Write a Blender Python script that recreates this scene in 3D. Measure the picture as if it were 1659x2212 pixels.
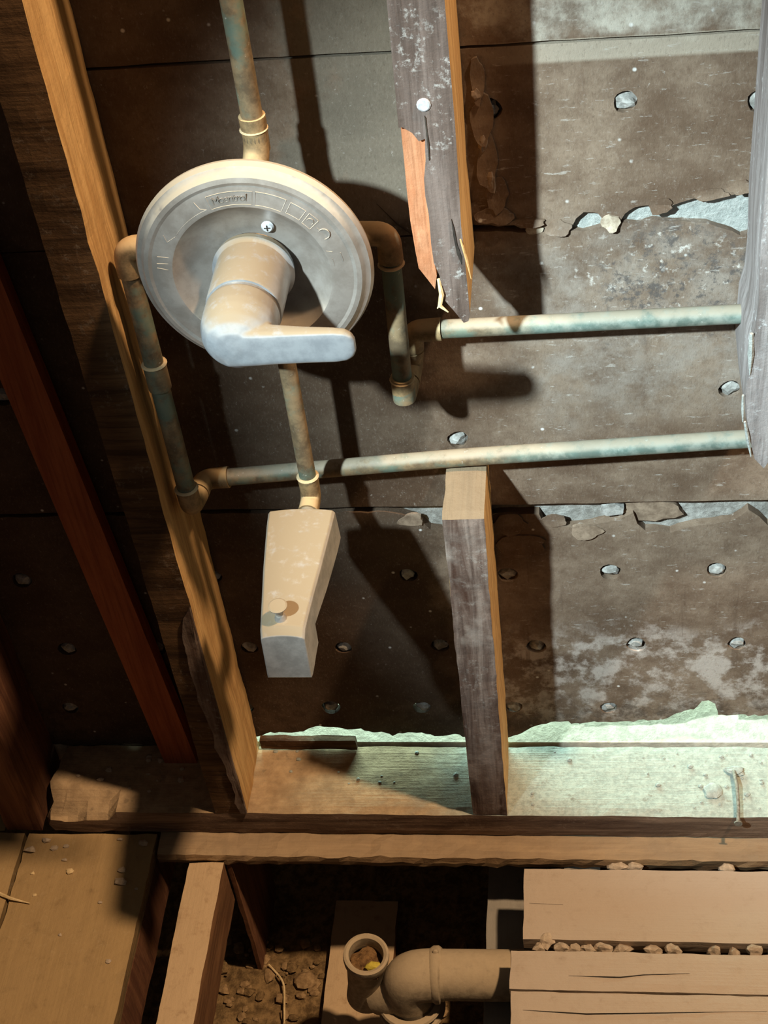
import bpy, bmesh, math, random
from mathutils import Vector, Matrix, noise
from mathutils.geometry import delaunay_2d_cdt

# ------------------------------------------------------------------ scene reset
for o in list(bpy.data.objects):
    bpy.data.objects.remove(o)
S = 0.0254                      # all measures below are inches
sc = bpy.context.scene
col = sc.collection

# ------------------------------------------------------------------ camera
cam_d = bpy.data.cameras.new('camera')
cam = bpy.data.objects.new('camera', cam_d)
col.objects.link(cam)
F_PX, PITCH, YAW, ROLL = 3228.03, 42.79215, -10.162, -7.97435
CAM = Vector((14.547, -37.541, 53.205))
p, y, r = (math.radians(a) for a in (PITCH, YAW, ROLL))
fwd = Vector((math.sin(y) * math.cos(p), math.cos(y) * math.cos(p), -math.sin(p)))
r0 = Vector((math.cos(y), -math.sin(y), 0)); u0 = r0.cross(fwd)
rt = r0 * math.cos(r) + u0 * math.sin(r); up = -r0 * math.sin(r) + u0 * math.cos(r)
cam.matrix_world = Matrix(((rt.x, up.x, -fwd.x, CAM.x * S), (rt.y, up.y, -fwd.y, CAM.y * S),
                           (rt.z, up.z, -fwd.z, CAM.z * S), (0, 0, 0, 1)))
cam_d.sensor_fit = 'VERTICAL'
cam_d.sensor_height = 24.0
cam_d.lens = F_PX / 2212 * 24.0
cam_d.clip_start = 0.02
sc.camera = cam

# ------------------------------------------------------------------ world, lamps, exposure
w = bpy.data.worlds.new('world'); sc.world = w; w.use_nodes = True
w.node_tree.nodes['Background'].inputs[0].default_value = (0.50, 0.44, 0.38, 1)
w.node_tree.nodes['Background'].inputs[1].default_value = 0.08

def lamp(name, kind, loc, power, color, radius, target=None, angle=None, blend=0.5):
    d = bpy.data.lights.new(name, kind)
    d.energy = power; d.color = color; d.shadow_soft_size = radius * S
    o = bpy.data.objects.new(name, d); col.objects.link(o)
    o.location = Vector(loc) * S
    if target is not None:
        o.rotation_euler = (Vector(target) - Vector(loc)).to_track_quat('-Z', 'Y').to_euler()
    if angle: d.spot_size = math.radians(angle); d.spot_blend = blend
    return o
# warm work lamp hung up to the right, cool hand torch held left of the viewer
lamp('warm_work_lamp', 'POINT', (52, -14.0, 112), 330, (1.0, 0.69, 0.42), 2.4)
lamp('cool_torch', 'SPOT', (-9.5, -35.5, 59.5), 270, (0.80, 1.0, 1.06), 1.0, (18.9, 3.75, 18.5), 33, 1.0)
# daylight in the room beyond the wall
dl = lamp('daylight_next_room', 'AREA', (4, 36, 10), 30, (0.64, 1.0, 0.92), 0.1, (14, 4, 0))
dl.data.shape = 'RECTANGLE'; dl.data.size = 26 * S; dl.data.size_y = 16 * S
sc.view_settings.view_transform = 'Standard'
sc.view_settings.look = 'None'
sc.view_settings.exposure = 0.0
sc.view_settings.gamma = 1.0
sc.view_settings.use_curve_mapping = False

# ------------------------------------------------------------------ node materials
class NT:
    def __init__(self, name):
        self.m = bpy.data.materials.new(name); self.m.use_nodes = True
        self.t = self.m.node_tree; self.b = self.t.nodes['Principled BSDF']
        tc = self.t.nodes.new('ShaderNodeTexCoord'); self.obj = tc.outputs['Object']
        mp = self.t.nodes.new('ShaderNodeMapping'); mp.inputs['Scale'].default_value = (1 / S,) * 3
        self.t.links.new(self.obj, mp.inputs['Vector']); self.inch = mp.outputs[0]
        self.geo = self.t.nodes.new('ShaderNodeNewGeometry')
    def L(self, a, b): self.t.links.new(a, b)
    def val(self, sock, v):
        if hasattr(v, 'is_output') or isinstance(v, bpy.types.NodeSocket): self.L(v, sock)
        else: sock.default_value = v
    def noise(self, scale=1.0, detail=5, rough=0.6, stretch=(1, 1, 1), off=(0, 0, 0), dist=0.0):
        mp = self.t.nodes.new('ShaderNodeMapping'); mp.inputs['Scale'].default_value = stretch
        mp.inputs['Location'].default_value = off
        self.L(self.inch, mp.inputs['Vector'])
        n = self.t.nodes.new('ShaderNodeTexNoise'); n.inputs['Scale'].default_value = scale
        n.inputs['Detail'].default_value = detail; n.inputs['Roughness'].default_value = rough
        n.inputs['Distortion'].default_value = dist
        self.L(mp.outputs[0], n.inputs['Vector']); return n.outputs['Fac']
    def voro(self, scale=1.0, stretch=(1, 1, 1)):
        mp = self.t.nodes.new('ShaderNodeMapping'); mp.inputs['Scale'].default_value = stretch
        self.L(self.inch, mp.inputs['Vector'])
        n = self.t.nodes.new('ShaderNodeTexVoronoi'); n.inputs['Scale'].default_value = scale
        self.L(mp.outputs[0], n.inputs['Vector']); return n.outputs['Distance']
    def ramp(self, fac, a, b, lo=0.0, hi=1.0):
        n = self.t.nodes.new('ShaderNodeMapRange'); n.interpolation_type = 'SMOOTHSTEP'
        self.val(n.inputs['Value'], fac)
        n.inputs['From Min'].default_value = a; n.inputs['From Max'].default_value = b
        n.inputs['To Min'].default_value = lo; n.inputs['To Max'].default_value = hi
        return n.outputs[0]
    def mix(self, f, a, b):
        n = self.t.nodes.new('ShaderNodeMix'); n.data_type = 'RGBA'
        self.val(n.inputs['Factor'], f)
        for s, v in ((n.inputs[6], a), (n.inputs[7], b)):
            self.val(s, (*v, 1) if isinstance(v, tuple) else v)
        return n.outputs[2]
    def math(self, op, a, b=0.0):
        n = self.t.nodes.new('ShaderNodeMath'); n.operation = op
        self.val(n.inputs[0], a); self.val(n.inputs[1], b); return n.outputs[0]
    def xyz(self, src=None):
        n = self.t.nodes.new('ShaderNodeSeparateXYZ'); self.L(src or self.inch, n.inputs[0]); return n.outputs
    def bump(self, h, strength=0.4, dist=0.05):
        n = self.t.nodes.new('ShaderNodeBump'); n.inputs['Strength'].default_value = strength
        n.inputs['Distance'].default_value = dist * S
        self.L(h, n.inputs['Height']); self.L(n.outputs[0], self.b.inputs['Normal'])
    def done(self, color, rough=0.85, metal=0.0, spec=0.2):
        self.val(self.b.inputs['Base Color'], (*color, 1) if isinstance(color, tuple) else color)
        self.val(self.b.inputs['Roughness'], rough); self.val(self.b.inputs['Metallic'], metal)
        self.b.inputs['Specular IOR Level'].default_value = spec
        return self.m

def wood(name, dark, light, axis='z', speck=None, speck_amt=0.0, dust=None, dust_amt=0.0, blotch=None, rough=0.85, grain=1.0):
    n = NT(name)
    k = {'x': (0.10, 1, 1), 'y': (1, 0.10, 1), 'z': (1, 1, 0.10)}[axis]
    k2 = {'x': (0.03, 1, 1), 'y': (1, 0.03, 1), 'z': (1, 1, 0.03)}[axis]
    g1 = n.noise(1.6 * grain, 6, 0.65, k, dist=0.6)
    g2 = n.noise(9.0 * grain, 4, 0.6, k2)
    c = n.mix(n.ramp(g1, 0.3, 0.7), dark, light)
    c = n.mix(n.ramp(g2, 0.45, 0.75, 0, 0.55), c, tuple(v * 0.55 for v in dark))
    if blotch: c = n.mix(n.ramp(n.noise(0.55, 4, 0.6, off=(3, 1, 7)), 0.5, 0.68, 0, 0.75), c, blotch)
    if speck:
        s = n.noise(3.2, 8, 0.75, off=(9, 2, 4)); big = n.noise(0.45, 3, 0.5, off=(1, 5, 2))
        m = n.math('MULTIPLY', n.ramp(s, 0.53, 0.66), n.ramp(big, 0.42, 0.62))
        c = n.mix(n.math('MULTIPLY', m, speck_amt), c, speck)
    if dust:
        nz = n.xyz(n.geo.outputs['Normal'])[2]
        d = n.math('MULTIPLY', n.ramp(nz, 0.3, 0.9), n.ramp(n.noise(1.4, 7, 0.7), 0.08, 0.5))
        c = n.mix(n.math('MULTIPLY', d, dust_amt), c, dust)
    n.bump(n.math('ADD', n.math('MULTIPLY', g2, 0.6), n.noise(4.0, 8, 0.7)), 0.55, 0.06)
    return n.done(c, rough)

M = {}
TAN = (0.37, 0.275, 0.175)
M['stud_front'] = wood('aged stud face', (0.07, 0.046, 0.035), (0.17, 0.125, 0.105), 'z', (0.50, 0.47, 0.43), 0.6, rough=0.8)
M['stud_front_low'] = wood('stained stud face', (0.06, 0.028, 0.018), (0.25, 0.185, 0.15), 'z', (0.5, 0.47, 0.42), 0.3, blotch=(0.30, 0.24, 0.20))
M['stud_dark'] = wood('dark stud face', (0.045, 0.022, 0.010), (0.17, 0.095, 0.045), 'x', (0.34, 0.28, 0.22), 0.4, grain=0.8)
M['stud_side'] = wood('raw stud side', (0.47, 0.265, 0.10), (0.69, 0.435, 0.185), 'z', dust=TAN, dust_amt=0.9)
M['stud_side_gray'] = wood('weathered stud side', (0.17, 0.145, 0.135), (0.36, 0.33, 0.32), 'z', (0.62, 0.64, 0.64), 0.7)
M['cut_end'] = wood('sawn stud end', (0.15, 0.105, 0.066), (0.25, 0.178, 0.108), 'y', dust=(0.26, 0.19, 0.118), dust_amt=0.6)
M['fresh'] = wood('freshly split wood', (0.36, 0.13, 0.055), (0.54, 0.25, 0.13), 'z', grain=1.4, rough=0.7)
M['red'] = wood('reddish wood', (0.30, 0.075, 0.03), (0.46, 0.14, 0.055), 'z', rough=0.7)
M['brown_red'] = wood('red-brown lumber', (0.09, 0.035, 0.02), (0.20, 0.09, 0.045), 'z')
M['plate_front'] = wood('sole plate face', (0.075, 0.042, 0.028), (0.25, 0.165, 0.11), 'x', (0.33, 0.26, 0.2), 0.4)
M['ledge'] = wood('subfloor edge', (0.17, 0.10, 0.05), (0.42, 0.28, 0.15), 'x', dust=TAN, dust_amt=0.6, blotch=(0.16, 0.10, 0.06))
M['joist'] = wood('dusty joist', (0.13, 0.06, 0.028), (0.26, 0.13, 0.06), 'y', dust=(0.54, 0.39, 0.235), dust_amt=0.97)
M['joist_gray'] = wood('gray joist', (0.10, 0.10, 0.098), (0.20, 0.20, 0.19), 'y', dust=(0.32, 0.29, 0.24), dust_amt=0.8)
M['plank'] = wood('dusty floor plank', (0.33, 0.245, 0.17), (0.44, 0.345, 0.255), 'x', dust=(0.47, 0.385, 0.30), dust_amt=0.95)
M['floor_left'] = wood('dirty floor board', (0.16, 0.10, 0.045), (0.30, 0.20, 0.09), 'y', (0.55, 0.45, 0.3), 0.35, dust=(0.42, 0.285, 0.135), dust_amt=0.75, blotch=(0.20, 0.135, 0.07))

def plate_top():
    n = NT('sole plate top'); x, yy, z = n.xyz()
    g = n.noise(8.0, 4, 0.6, (0.04, 1, 1)); f = n.noise(5.0, 8, 0.7)
    c = n.mix(n.ramp(n.noise(1.3, 6, 0.65), 0.3, 0.7), (0.30, 0.19, 0.095), (0.50, 0.34, 0.185))
    pale = n.mix(n.ramp(f, 0.35, 0.65), (0.30, 0.33, 0.285), (0.43, 0.46, 0.395))
    edge = n.math('ADD', x, n.math('MULTIPLY', n.noise(0.7, 3, 0.5), 3.0))
    c = n.mix(n.ramp(edge, 8.0, 12.5, 0.12, 1.0), c, pale)
    c = n.mix(n.ramp(n.noise(2.2, 5, 0.6, off=(4, 4, 1)), 0.60, 0.72, 0, 0.5), c, (0.17, 0.13, 0.085))
    c = n.mix(n.ramp(g, 0.52, 0.72, 0, 0.15), c, (0.24, 0.20, 0.14))
    n.bump(n.math('ADD', n.math('MULTIPLY', g, 0.9), f), 0.65, 0.06)
    return n.done(c, 0.9)
M['plate_top'] = plate_top()

def lath():
    n = NT('brown paper lath'); x, yy, z = n.xyz()
    a = n.noise(0.35, 6, 0.62, (1, 1, 1.3)); b = n.noise(2.4, 8, 0.7); f = n.noise(9, 6, 0.7, (1, 1, 0.6))
    c = n.mix(n.ramp(a, 0.32, 0.68), (0.115, 0.073, 0.047), (0.235, 0.17, 0.12))
    c = n.mix(n.ramp(b, 0.42, 0.7, 0, 0.5), c, (0.105, 0.062, 0.038))
    wob = n.math('MULTIPLY', n.math('SUBTRACT', n.noise(0.5, 5, 0.6, off=(7, 0, 3)), 0.5), 7.0)
    def box(x0, x1, z0, z1, s=1.2):
        xx = n.math('ADD', x, wob); zz = n.math('ADD', z, n.math('MULTIPLY', wob, 0.6))
        m = n.math('MULTIPLY', n.ramp(xx, x0 - s, x0 + s), n.ramp(xx, x1 - s, x1 + s, 1, 0))
        return n.math('MULTIPLY', m, n.math('MULTIPLY', n.ramp(zz, z0 - s, z0 + s), n.ramp(zz, z1 - s, z1 + s, 1, 0)))
    # chalky plaster bloom low on the right, grey sheet high between the studs, mould by the broken stud
    chalk = n.math('MULTIPLY', box(11.0, 40, 2.2, 7.4), n.ramp(n.noise(0.9, 7, 0.68, off=(2, 2, 2)), 0.44, 0.60, 0, 0.75))
    c = n.mix(chalk, c, (0.50, 0.44, 0.39))
    gray = n.math('MULTIPLY', box(6.2, 10.6, 26.0, 60, 0.7), 0.7)
    c = n.mix(gray, c, (0.145, 0.13, 0.10))
    upper = n.math('MULTIPLY', box(11.5, 60, 33.3, 60, 0.4), n.ramp(n.noise(1.2, 7, 0.7, off=(5, 3, 1)), 0.3, 0.65, 0.15, 0.9))
    c = n.mix(upper, c, (0.52, 0.48, 0.40))
    lip = n.math('MULTIPLY', n.math('MULTIPLY', n.ramp(z, 32.35, 32.5), n.ramp(z, 33.1, 33.15, 1, 0)), n.ramp(x, 11.5, 14, 0, 0.6))
    c = n.mix(lip, c, (0.48, 0.42, 0.33))
    pale = n.math('MULTIPLY', box(12.5, 60, 19, 26.6, 1.5), n.ramp(n.noise(1.0, 7, 0.7, off=(8, 1, 6)), 0.35, 0.66, 0.1, 0.72))
    c = n.mix(pale, c, (0.30, 0.26, 0.22))
    white = n.math('MULTIPLY', box(14.5, 60, 22.6, 26.6, 1.0), n.ramp(n.noise(2.2, 7, 0.72, off=(1, 9, 4)), 0.56, 0.67, 0, 0.8))
    c = n.mix(white, c, (0.66, 0.62, 0.56))
    mould = n.math('MULTIPLY', box(16.2, 60, 22.6, 26.6, 0.9), n.ramp(n.noise(2.6, 9, 0.78, off=(3, 6, 8)), 0.50, 0.60, 0, 0.85))
    c = n.mix(mould, c, (0.085, 0.075, 0.07))
    dark = n.math('MULTIPLY', box(-60, 24, -3, 3.2, 1.2), n.ramp(n.noise(1.1, 6, 0.7, off=(4, 8, 8)), 0.45, 0.6, 0, 0.7))
    c = n.mix(dark, c, (0.06, 0.04, 0.028))
    bay_shade = n.math('MULTIPLY', box(-60, 9.2, -3, 27.2, 0.8), 0.7)  # shade over the left bays, painted into the lath colour
    c = n.mix(bay_shade, c, (0.045, 0.026, 0.015))
    bay_shade_top = n.math('MULTIPLY', box(-60, 5.6, 27.2, 60, 0.8), 0.4)  # lighter painted shade on the upper lath, left of the torch beam
    c = n.mix(bay_shade_top, c, (0.07, 0.038, 0.018))
    # vertical drip stains and plaster flecks
    drip = n.math('MULTIPLY', box(11, 60, 5, 12, 0.8), n.ramp(n.noise(1.6, 4, 0.6, (1, 1, 0.06), off=(6, 0, 0)), 0.58, 0.66, 0, 0.45))
    c = n.mix(drip, c, (0.09, 0.055, 0.035))
    v = n.voro(1.1); fl = n.math('MULTIPLY', n.ramp(v, 0.03, 0.10, 1, 0), n.ramp(n.noise(0.6, 3, 0.5, off=(11, 0, 2)), 0.48, 0.56))
    c = n.mix(n.math('MULTIPLY', fl, 0.9), c, (0.72, 0.70, 0.66))
    s2 = n.math('MULTIPLY', n.ramp(n.noise(4.5, 9, 0.8, off=(2, 7, 5)), 0.60, 0.70), 0.45)
    c = n.mix(s2, c, (0.55, 0.51, 0.46))
    fib = n.noise(14, 6, 0.75, (1, 1, 0.45), off=(1, 2, 9))
    c = n.mix(n.ramp(fib, 0.52, 0.74, 0, 0.22), c, (0.42, 0.36, 0.30))
    c = n.mix(n.ramp(fib, 0.28, 0.46, 0.45, 0), c, (0.055, 0.036, 0.024))
    scr = n.math('MULTIPLY', n.ramp(n.noise(3.0, 6, 0.7, (0.5, 1, 2.2), off=(6, 6, 0)), 0.60, 0.68), box(11.5, 60, 0, 60, 1.0))
    c = n.mix(n.math('MULTIPLY', scr, 0.4), c, (0.55, 0.52, 0.47))
    n.bump(n.math('ADD', b, fib), 0.5, 0.05)
    return n.done(c, 0.88)
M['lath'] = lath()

def simple(name, a, b, scale=2.0, rough=0.9, bump=0.5, dist=0.06, metal=0.0, dust=None, dust_amt=0.0, lo=0.35, hi=0.65, spec=0.2):
    n = NT(name); f = n.noise(scale, 8, 0.68)
    c = n.mix(n.ramp(f, lo, hi), a, b)
    if dust:
        nz = n.xyz(n.geo.outputs['Normal'])[2]
        d = n.math('MULTIPLY', n.ramp(nz, 0.15, 0.8), n.ramp(n.noise(2.5, 6, 0.65, off=(3, 3, 3)), 0.1, 0.5))
        d = n.math('MULTIPLY', d, dust_amt)
        c = n.mix(d, c, dust)
        rough = n.ramp(d, 0, 0.7, rough, 0.95)
        if metal: metal = n.ramp(d, 0, 0.7, metal, 0.0)
    n.bump(f, bump, dist)
    return n.done(c, rough, metal, spec)
M['plaster'] = simple('white plaster', (0.34, 0.36, 0.335), (0.47, 0.48, 0.445), 4.0, bump=1.0, dist=0.12)
M['plaster_gray'] = simple('gray plaster', (0.20, 0.19, 0.17), (0.42, 0.41, 0.38), 3.0)
M['plaster_wall'] = simple('grimy wall plaster', (0.22, 0.205, 0.18), (0.40, 0.385, 0.35), 2.5, bump=1.0, dist=0.1)
M['chunk'] = simple('dusty plaster chunk', (0.36, 0.28, 0.20), (0.55, 0.44, 0.32), 3.0)
M['chunk_pale'] = simple('pale plaster chunk', (0.27, 0.29, 0.26), (0.40, 0.42, 0.37), 4.0)
M['green_floor'] = simple('pale painted floor', (0.60, 0.53, 0.41), (0.82, 0.73, 0.57), 1.8, bump=0.8, dist=0.1)
M['dirt'] = simple('debris dirt', (0.13, 0.08, 0.035), (0.34, 0.22, 0.10), 2.2, bump=1.0, dist=0.25)
M['flake'] = simple('brown plaster flake', (0.16, 0.11, 0.075), (0.30, 0.22, 0.155), 2.0)
M['paper'] = simple('torn lath paper', (0.26, 0.20, 0.14), (0.50, 0.42, 0.32), 2.5)
M['rubble'] = simple('tan rubble', (0.20, 0.125, 0.06), (0.38, 0.255, 0.13), 2.5)
M['nail'] = simple('nail steel', (0.42, 0.42, 0.43), (0.66, 0.66, 0.67), 8, 0.5, 0.2, 0.02, 0.3)
M['rust_nail'] = simple('rusty nail', (0.14, 0.12, 0.09), (0.28, 0.25, 0.20), 8, 0.8)
def copper():
    n = NT('tarnished copper'); f = n.noise(1.6, 7, 0.65, off=(2, 1, 3)); g = n.noise(0.8, 5, 0.6, off=(9, 4, 1))
    c = n.mix(n.ramp(f, 0.35, 0.65), (0.12, 0.085, 0.05), (0.27, 0.19, 0.105))
    c = n.mix(n.ramp(g, 0.45, 0.62, 0, 0.8), c, (0.125, 0.185, 0.145))
    x = n.xyz(n.geo.outputs['Position'])[0]
    c = n.mix(n.ramp(x, 10.5 * S, 14 * S, 0, 0.75), c, n.mix(n.ramp(f, 0.4, 0.62), (0.13, 0.19, 0.165), (0.27, 0.33, 0.295)))
    nz = n.xyz(n.geo.outputs['Normal'])[2]
    d = n.math('MULTIPLY', n.ramp(nz, 0.25, 0.85), n.ramp(n.noise(2.0, 6, 0.65), 0.2, 0.55, 0, 0.85))
    c = n.mix(d, c, (0.33, 0.28, 0.205))
    s = n.ramp(n.noise(7, 8, 0.75, off=(5, 5, 5)), 0.62, 0.70, 0, 0.7)
    c = n.mix(s, c, (0.62, 0.60, 0.54))
    n.bump(f, 0.3, 0.04)
    return n.done(c, 0.62, n.ramp(d, 0, 0.6, 0.25, 0.0), 0.35)
M['copper'] = copper()
M['fitting'] = simple('dusty copper fitting', (0.17, 0.115, 0.06), (0.36, 0.24, 0.12), 2.0, 0.6, 0.3, 0.04, 0.2, (0.60, 0.43, 0.23), 0.95)
M['solder'] = simple('dusty solder ring', (0.40, 0.30, 0.16), (0.60, 0.46, 0.27), 5.0, 0.6, 0.3, 0.03, 0.2, (0.62, 0.46, 0.27), 0.8)
M['chrome'] = simple('dull dusty chrome', (0.29, 0.25, 0.215), (0.39, 0.345, 0.305), 1.1, 0.36, 0.12, 0.03, 0.55, (0.40, 0.315, 0.21), 0.9, spec=0.5)
M['chrome_smooth'] = simple('smooth dull chrome', (0.22, 0.228, 0.24), (0.29, 0.30, 0.31), 1.6, 0.36, 0.06, 0.02, 0.4, (0.205, 0.15, 0.092), 1.0, spec=0.5)
M['chrome_dark'] = simple('dark ring metal', (0.22, 0.19, 0.16), (0.30, 0.26, 0.22), 2.0, 0.4, 0.1, 0.02, 0.5)
M['spout'] = simple('dusty brushed spout', (0.36, 0.34, 0.315), (0.52, 0.49, 0.455), 1.5, 0.45, 0.12, 0.02, 0.45, (0.33, 0.25, 0.155), 1.0, spec=0.5)
M['drain'] = simple('dusty cast drain', (0.26, 0.21, 0.14), (0.42, 0.34, 0.23), 2.5, 0.85, 0.5, 0.05, 0.0, (0.46, 0.36, 0.235), 0.8)
M['rust'] = simple('rusty residue', (0.10, 0.05, 0.02), (0.30, 0.17, 0.07), 3.0, 0.9, 1.0, 0.15)
M['yellow'] = simple('yellow residue', (0.45, 0.36, 0.05), (0.62, 0.50, 0.08), 3.0)
M['splinter'] = simple('pale wood splinter', (0.55, 0.40, 0.20), (0.75, 0.58, 0.33), 3.0)
M['black'] = simple('dark void earth', (0.02, 0.015, 0.012), (0.05, 0.04, 0.03), 1.0)

# ------------------------------------------------------------------ mesh helpers
BASE = {}
def link(o, parent=None):
    col.objects.link(o)
    if parent is not None: o.parent = parent
    return o
def empty(name, base, label=None, cat=None, group=None):
    o = bpy.data.objects.new(name, None); o.empty_display_size = 0.02
    o.location = Vector(base) * S; col.objects.link(o); BASE[o.name] = Vector(base)
    return tag(o, label, cat, group)
def tag(o, label=None, cat=None, group=None, kind=None):
    for k, v in (('label', label), ('category', cat), ('group', group), ('kind', kind)):
        if v: o[k] = v
    return o
def mesh(name, verts, faces, mats, parent=None, base=None, midx=None, smooth=False):
    """verts in world inches; the object origin sits at base (or the parent's base)"""
    root = parent
    off = Vector((0, 0, 0)); q = parent
    b = None
    if parent is not None: b = BASE[parent.name]
    elif base is not None: b = Vector(base)
    else: b = Vector((0, 0, 0))
    me = bpy.data.meshes.new(name)
    me.from_pydata([(Vector(v) - b) * S for v in verts], [], faces)
    for m in (mats if isinstance(mats, (list, tuple)) else [mats]): me.materials.append(M[m])
    if midx:
        for pl, i in zip(me.polygons, midx): pl.material_index = i
    if smooth: me.polygons.foreach_set('use_smooth', [True] * len(me.polygons))
    me.update()
    bm = bmesh.new(); bm.from_mesh(me); bmesh.ops.recalc_face_normals(bm, faces=bm.faces); bm.to_mesh(me); bm.free()
    o = bpy.data.objects.new(name, me); link(o, parent)
    if parent is None: o.location = b * S
    BASE[o.name] = b
    return o
def nz(v, f, seed): return noise.noise(Vector((v[0] * f + seed * 7.1, v[1] * f + seed * 3.3, v[2] * f - seed * 5.7)))
def nvec(v, f, seed): return noise.noise_vector(Vector((v[0] * f + seed * 7.1, v[1] * f + seed * 3.3, v[2] * f - seed * 5.7)))

def rough_box(name, x0, x1, y0, y1, z0, z1, mats, cell=0.6, amp=0.03, freq=0.9, seed=1, parent=None, matf=None, edit=None, base=None, smooth=False):
    """subdivided, slightly uneven board; matf(normal axis, sign) gives the slot"""
    lo = (x0, y0, z0); hi = (x1, y1, z1)
    n = [max(1, int(round((hi[i] - lo[i]) / cell))) for i in range(3)]
    n = [min(k, 110) for k in n]
    idx = {}; verts = []; faces = []; mi = []
    def vid(i, j, k):
        key = (i, j, k)
        if key not in idx:
            v = Vector((lo[0] + (hi[0] - lo[0]) * i / n[0], lo[1] + (hi[1] - lo[1]) * j / n[1], lo[2] + (hi[2] - lo[2]) * k / n[2]))
            e = sum((i in (0, n[0]), j in (0, n[1]), k in (0, n[2])))
            d = nvec(v, freq, seed) * amp + nvec(v, freq * 3.1, seed + 2) * amp * 0.5
            if e >= 2:       # worn arrises
                c = Vector(((x0 + x1) / 2, (y0 + y1) / 2, (z0 + z1) / 2)); t = c - v
                w_ = amp * (0.8 + 0.9 * nz(v, 1.7, seed + 5))
                d += Vector([math.copysign(min(abs(t[a]), w_), t[a]) if (i, j, k)[a] in (0, n[a]) else 0 for a in range(3)])
            v = v + d
            if edit: v = edit(v)
            idx[key] = len(verts); verts.append(v)
        return idx[key]
    for ax in range(3):
        a, b = [q for q in range(3) if q != ax]
        for side in (0, n[ax]):
            for i in range(n[a]):
                for j in range(n[b]):
                    q = []
                    for di, dj in ((0, 0), (1, 0), (1, 1), (0, 1)):
                        t = [0, 0, 0]; t[ax] = side; t[a] = i + di; t[b] = j + dj
                        q.append(vid(*t))
                    faces.append(q); mi.append(matf(ax, 1 if side else -1) if matf else 0)
    return mesh(name, verts, faces, mats, parent, base if base is not None else ((x0 + x1) / 2, (y0 + y1) / 2, z0), mi, smooth)

def prism_xz(name, outline, y0, y1, mats, parent=None, base=None, amp=0.0, seed=1, holes=(), grid=0.0, wave=0.0, side_slot=0, bulge=None):
    """outline (x,z) filled with its holes, given depth from y0 (front) to y1 (back)"""
    pts = []; edges = []
    for lp in [outline] + list(holes):
        s = len(pts); pts += [Vector(q) for q in lp]; m = len(lp)
        edges += [(s + i, s + (i + 1) % m) for i in range(m)]
    if grid:
        xs = [q[0] for q in outline]; zs = [q[1] for q in outline]
        def inside(px, pz, lp):
            c = False; j = len(lp) - 1
            for i in range(len(lp)):
                if (lp[i][1] > pz) != (lp[j][1] > pz) and px < (lp[j][0] - lp[i][0]) * (pz - lp[i][1]) / (lp[j][1] - lp[i][1]) + lp[i][0]: c = not c
                j = i
            return c
        xx = min(xs) + grid
        while xx < max(xs):
            zz = min(zs) + grid * 0.5
            while zz < max(zs):
                if inside(xx, zz, outline) and not any(inside(xx, zz, h) for h in holes): pts.append(Vector((xx, zz)))
                zz += grid
            xx += grid
    vo, eo, fo = delaunay_2d_cdt(pts, edges, [], 4, 1e-4)[:3]
    if holes:
        hb = [(sum(q[0] for q in h) / len(h), sum(q[1] for q in h) / len(h), min(math.hypot(q[0] - h[0][0], 0) for q in h), h) for h in holes]
        def in_hole(f):
            cx = sum(vo[i][0] for i in f) / len(f); cz = sum(vo[i][1] for i in f) / len(f)
            for hx, hz, _, h in hb:
                if abs(cx - hx) < 0.6 and abs(cz - hz) < 0.6:
                    c = False; j = len(h) - 1
                    for i in range(len(h)):
                        if (h[i][1] > cz) != (h[j][1] > cz) and cx < (h[j][0] - h[i][0]) * (cz - h[i][1]) / (h[j][1] - h[i][1]) + h[i][0]: c = not c
                        j = i
                    if c: return True
            return False
        fo = [f for f in fo if not in_hole(f)]
    nv = len(vo); verts = []
    for v in vo:
        q = Vector((v[0], y0, v[1]))
        d = wave * nz(q, 0.35, seed) + amp * nz(q, 2.0, seed + 3) + (bulge(v[0], v[1]) if bulge else 0)
        verts.append(Vector((v[0], y0 + d, v[1])))
    verts += [Vector((v[0], y1, v[1])) for v in vo]
    faces = [list(f) for f in fo]; mi = [0] * len(faces)
    cnt = {}
    for f in fo:
        for i in range(len(f)):
            e = (f[i], f[(i + 1) % len(f)]); k = tuple(sorted(e)); cnt.setdefault(k, []).append(e)
    faces += [[i + nv for i in reversed(f)] for f in fo]; mi += [0] * len(fo)
    for k, e in cnt.items():
        if len(e) == 1:
            a, b = e[0]; faces.append([b, a, a + nv, b + nv]); mi.append(side_slot)
    return auto(mesh(name, verts, faces, mats, parent, base, mi), 35)

def fillet(points, rad, seg=6):
    P = [Vector(q) for q in points]; out = [P[0]]
    for i in range(1, len(P) - 1):
        a = (P[i - 1] - P[i]); b = (P[i + 1] - P[i]); la, lb = a.length, b.length; a.normalize(); b.normalize()
        t = min(rad, la * 0.48, lb * 0.48)
        for k in range(seg + 1):
            s = k / seg
            out.append((P[i] + a * t) * (1 - s) ** 2 + P[i] * 2 * s * (1 - s) + (P[i] + b * t) * s ** 2)
    out.append(P[-1]); return out
def tube_data(path, rad, n=20, cap=True):
    V = []; Fc = []
    path = [Vector(q) for q in path]; m = len(path)
    t0 = (path[1] - path[0]).normalized()
    u = t0.orthogonal().normalized()
    for i in range(m):
        t = (path[min(i + 1, m - 1)] - path[max(i - 1, 0)]).normalized()
        u = (u - t * u.dot(t)).normalized(); v = t.cross(u)
        rr = rad[i] if isinstance(rad, (list, tuple)) else rad
        for k in range(n):
            a = 2 * math.pi * k / n; V.append(path[i] + (u * math.cos(a) + v * math.sin(a)) * rr)
    for i in range(m - 1):
        for k in range(n):
            Fc.append([i * n + k, i * n + (k + 1) % n, (i + 1) * n + (k + 1) % n, (i + 1) * n + k])
    if cap: Fc += [list(range(n))[::-1], list(range((m - 1) * n, m * n))]
    return V, Fc
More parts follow.
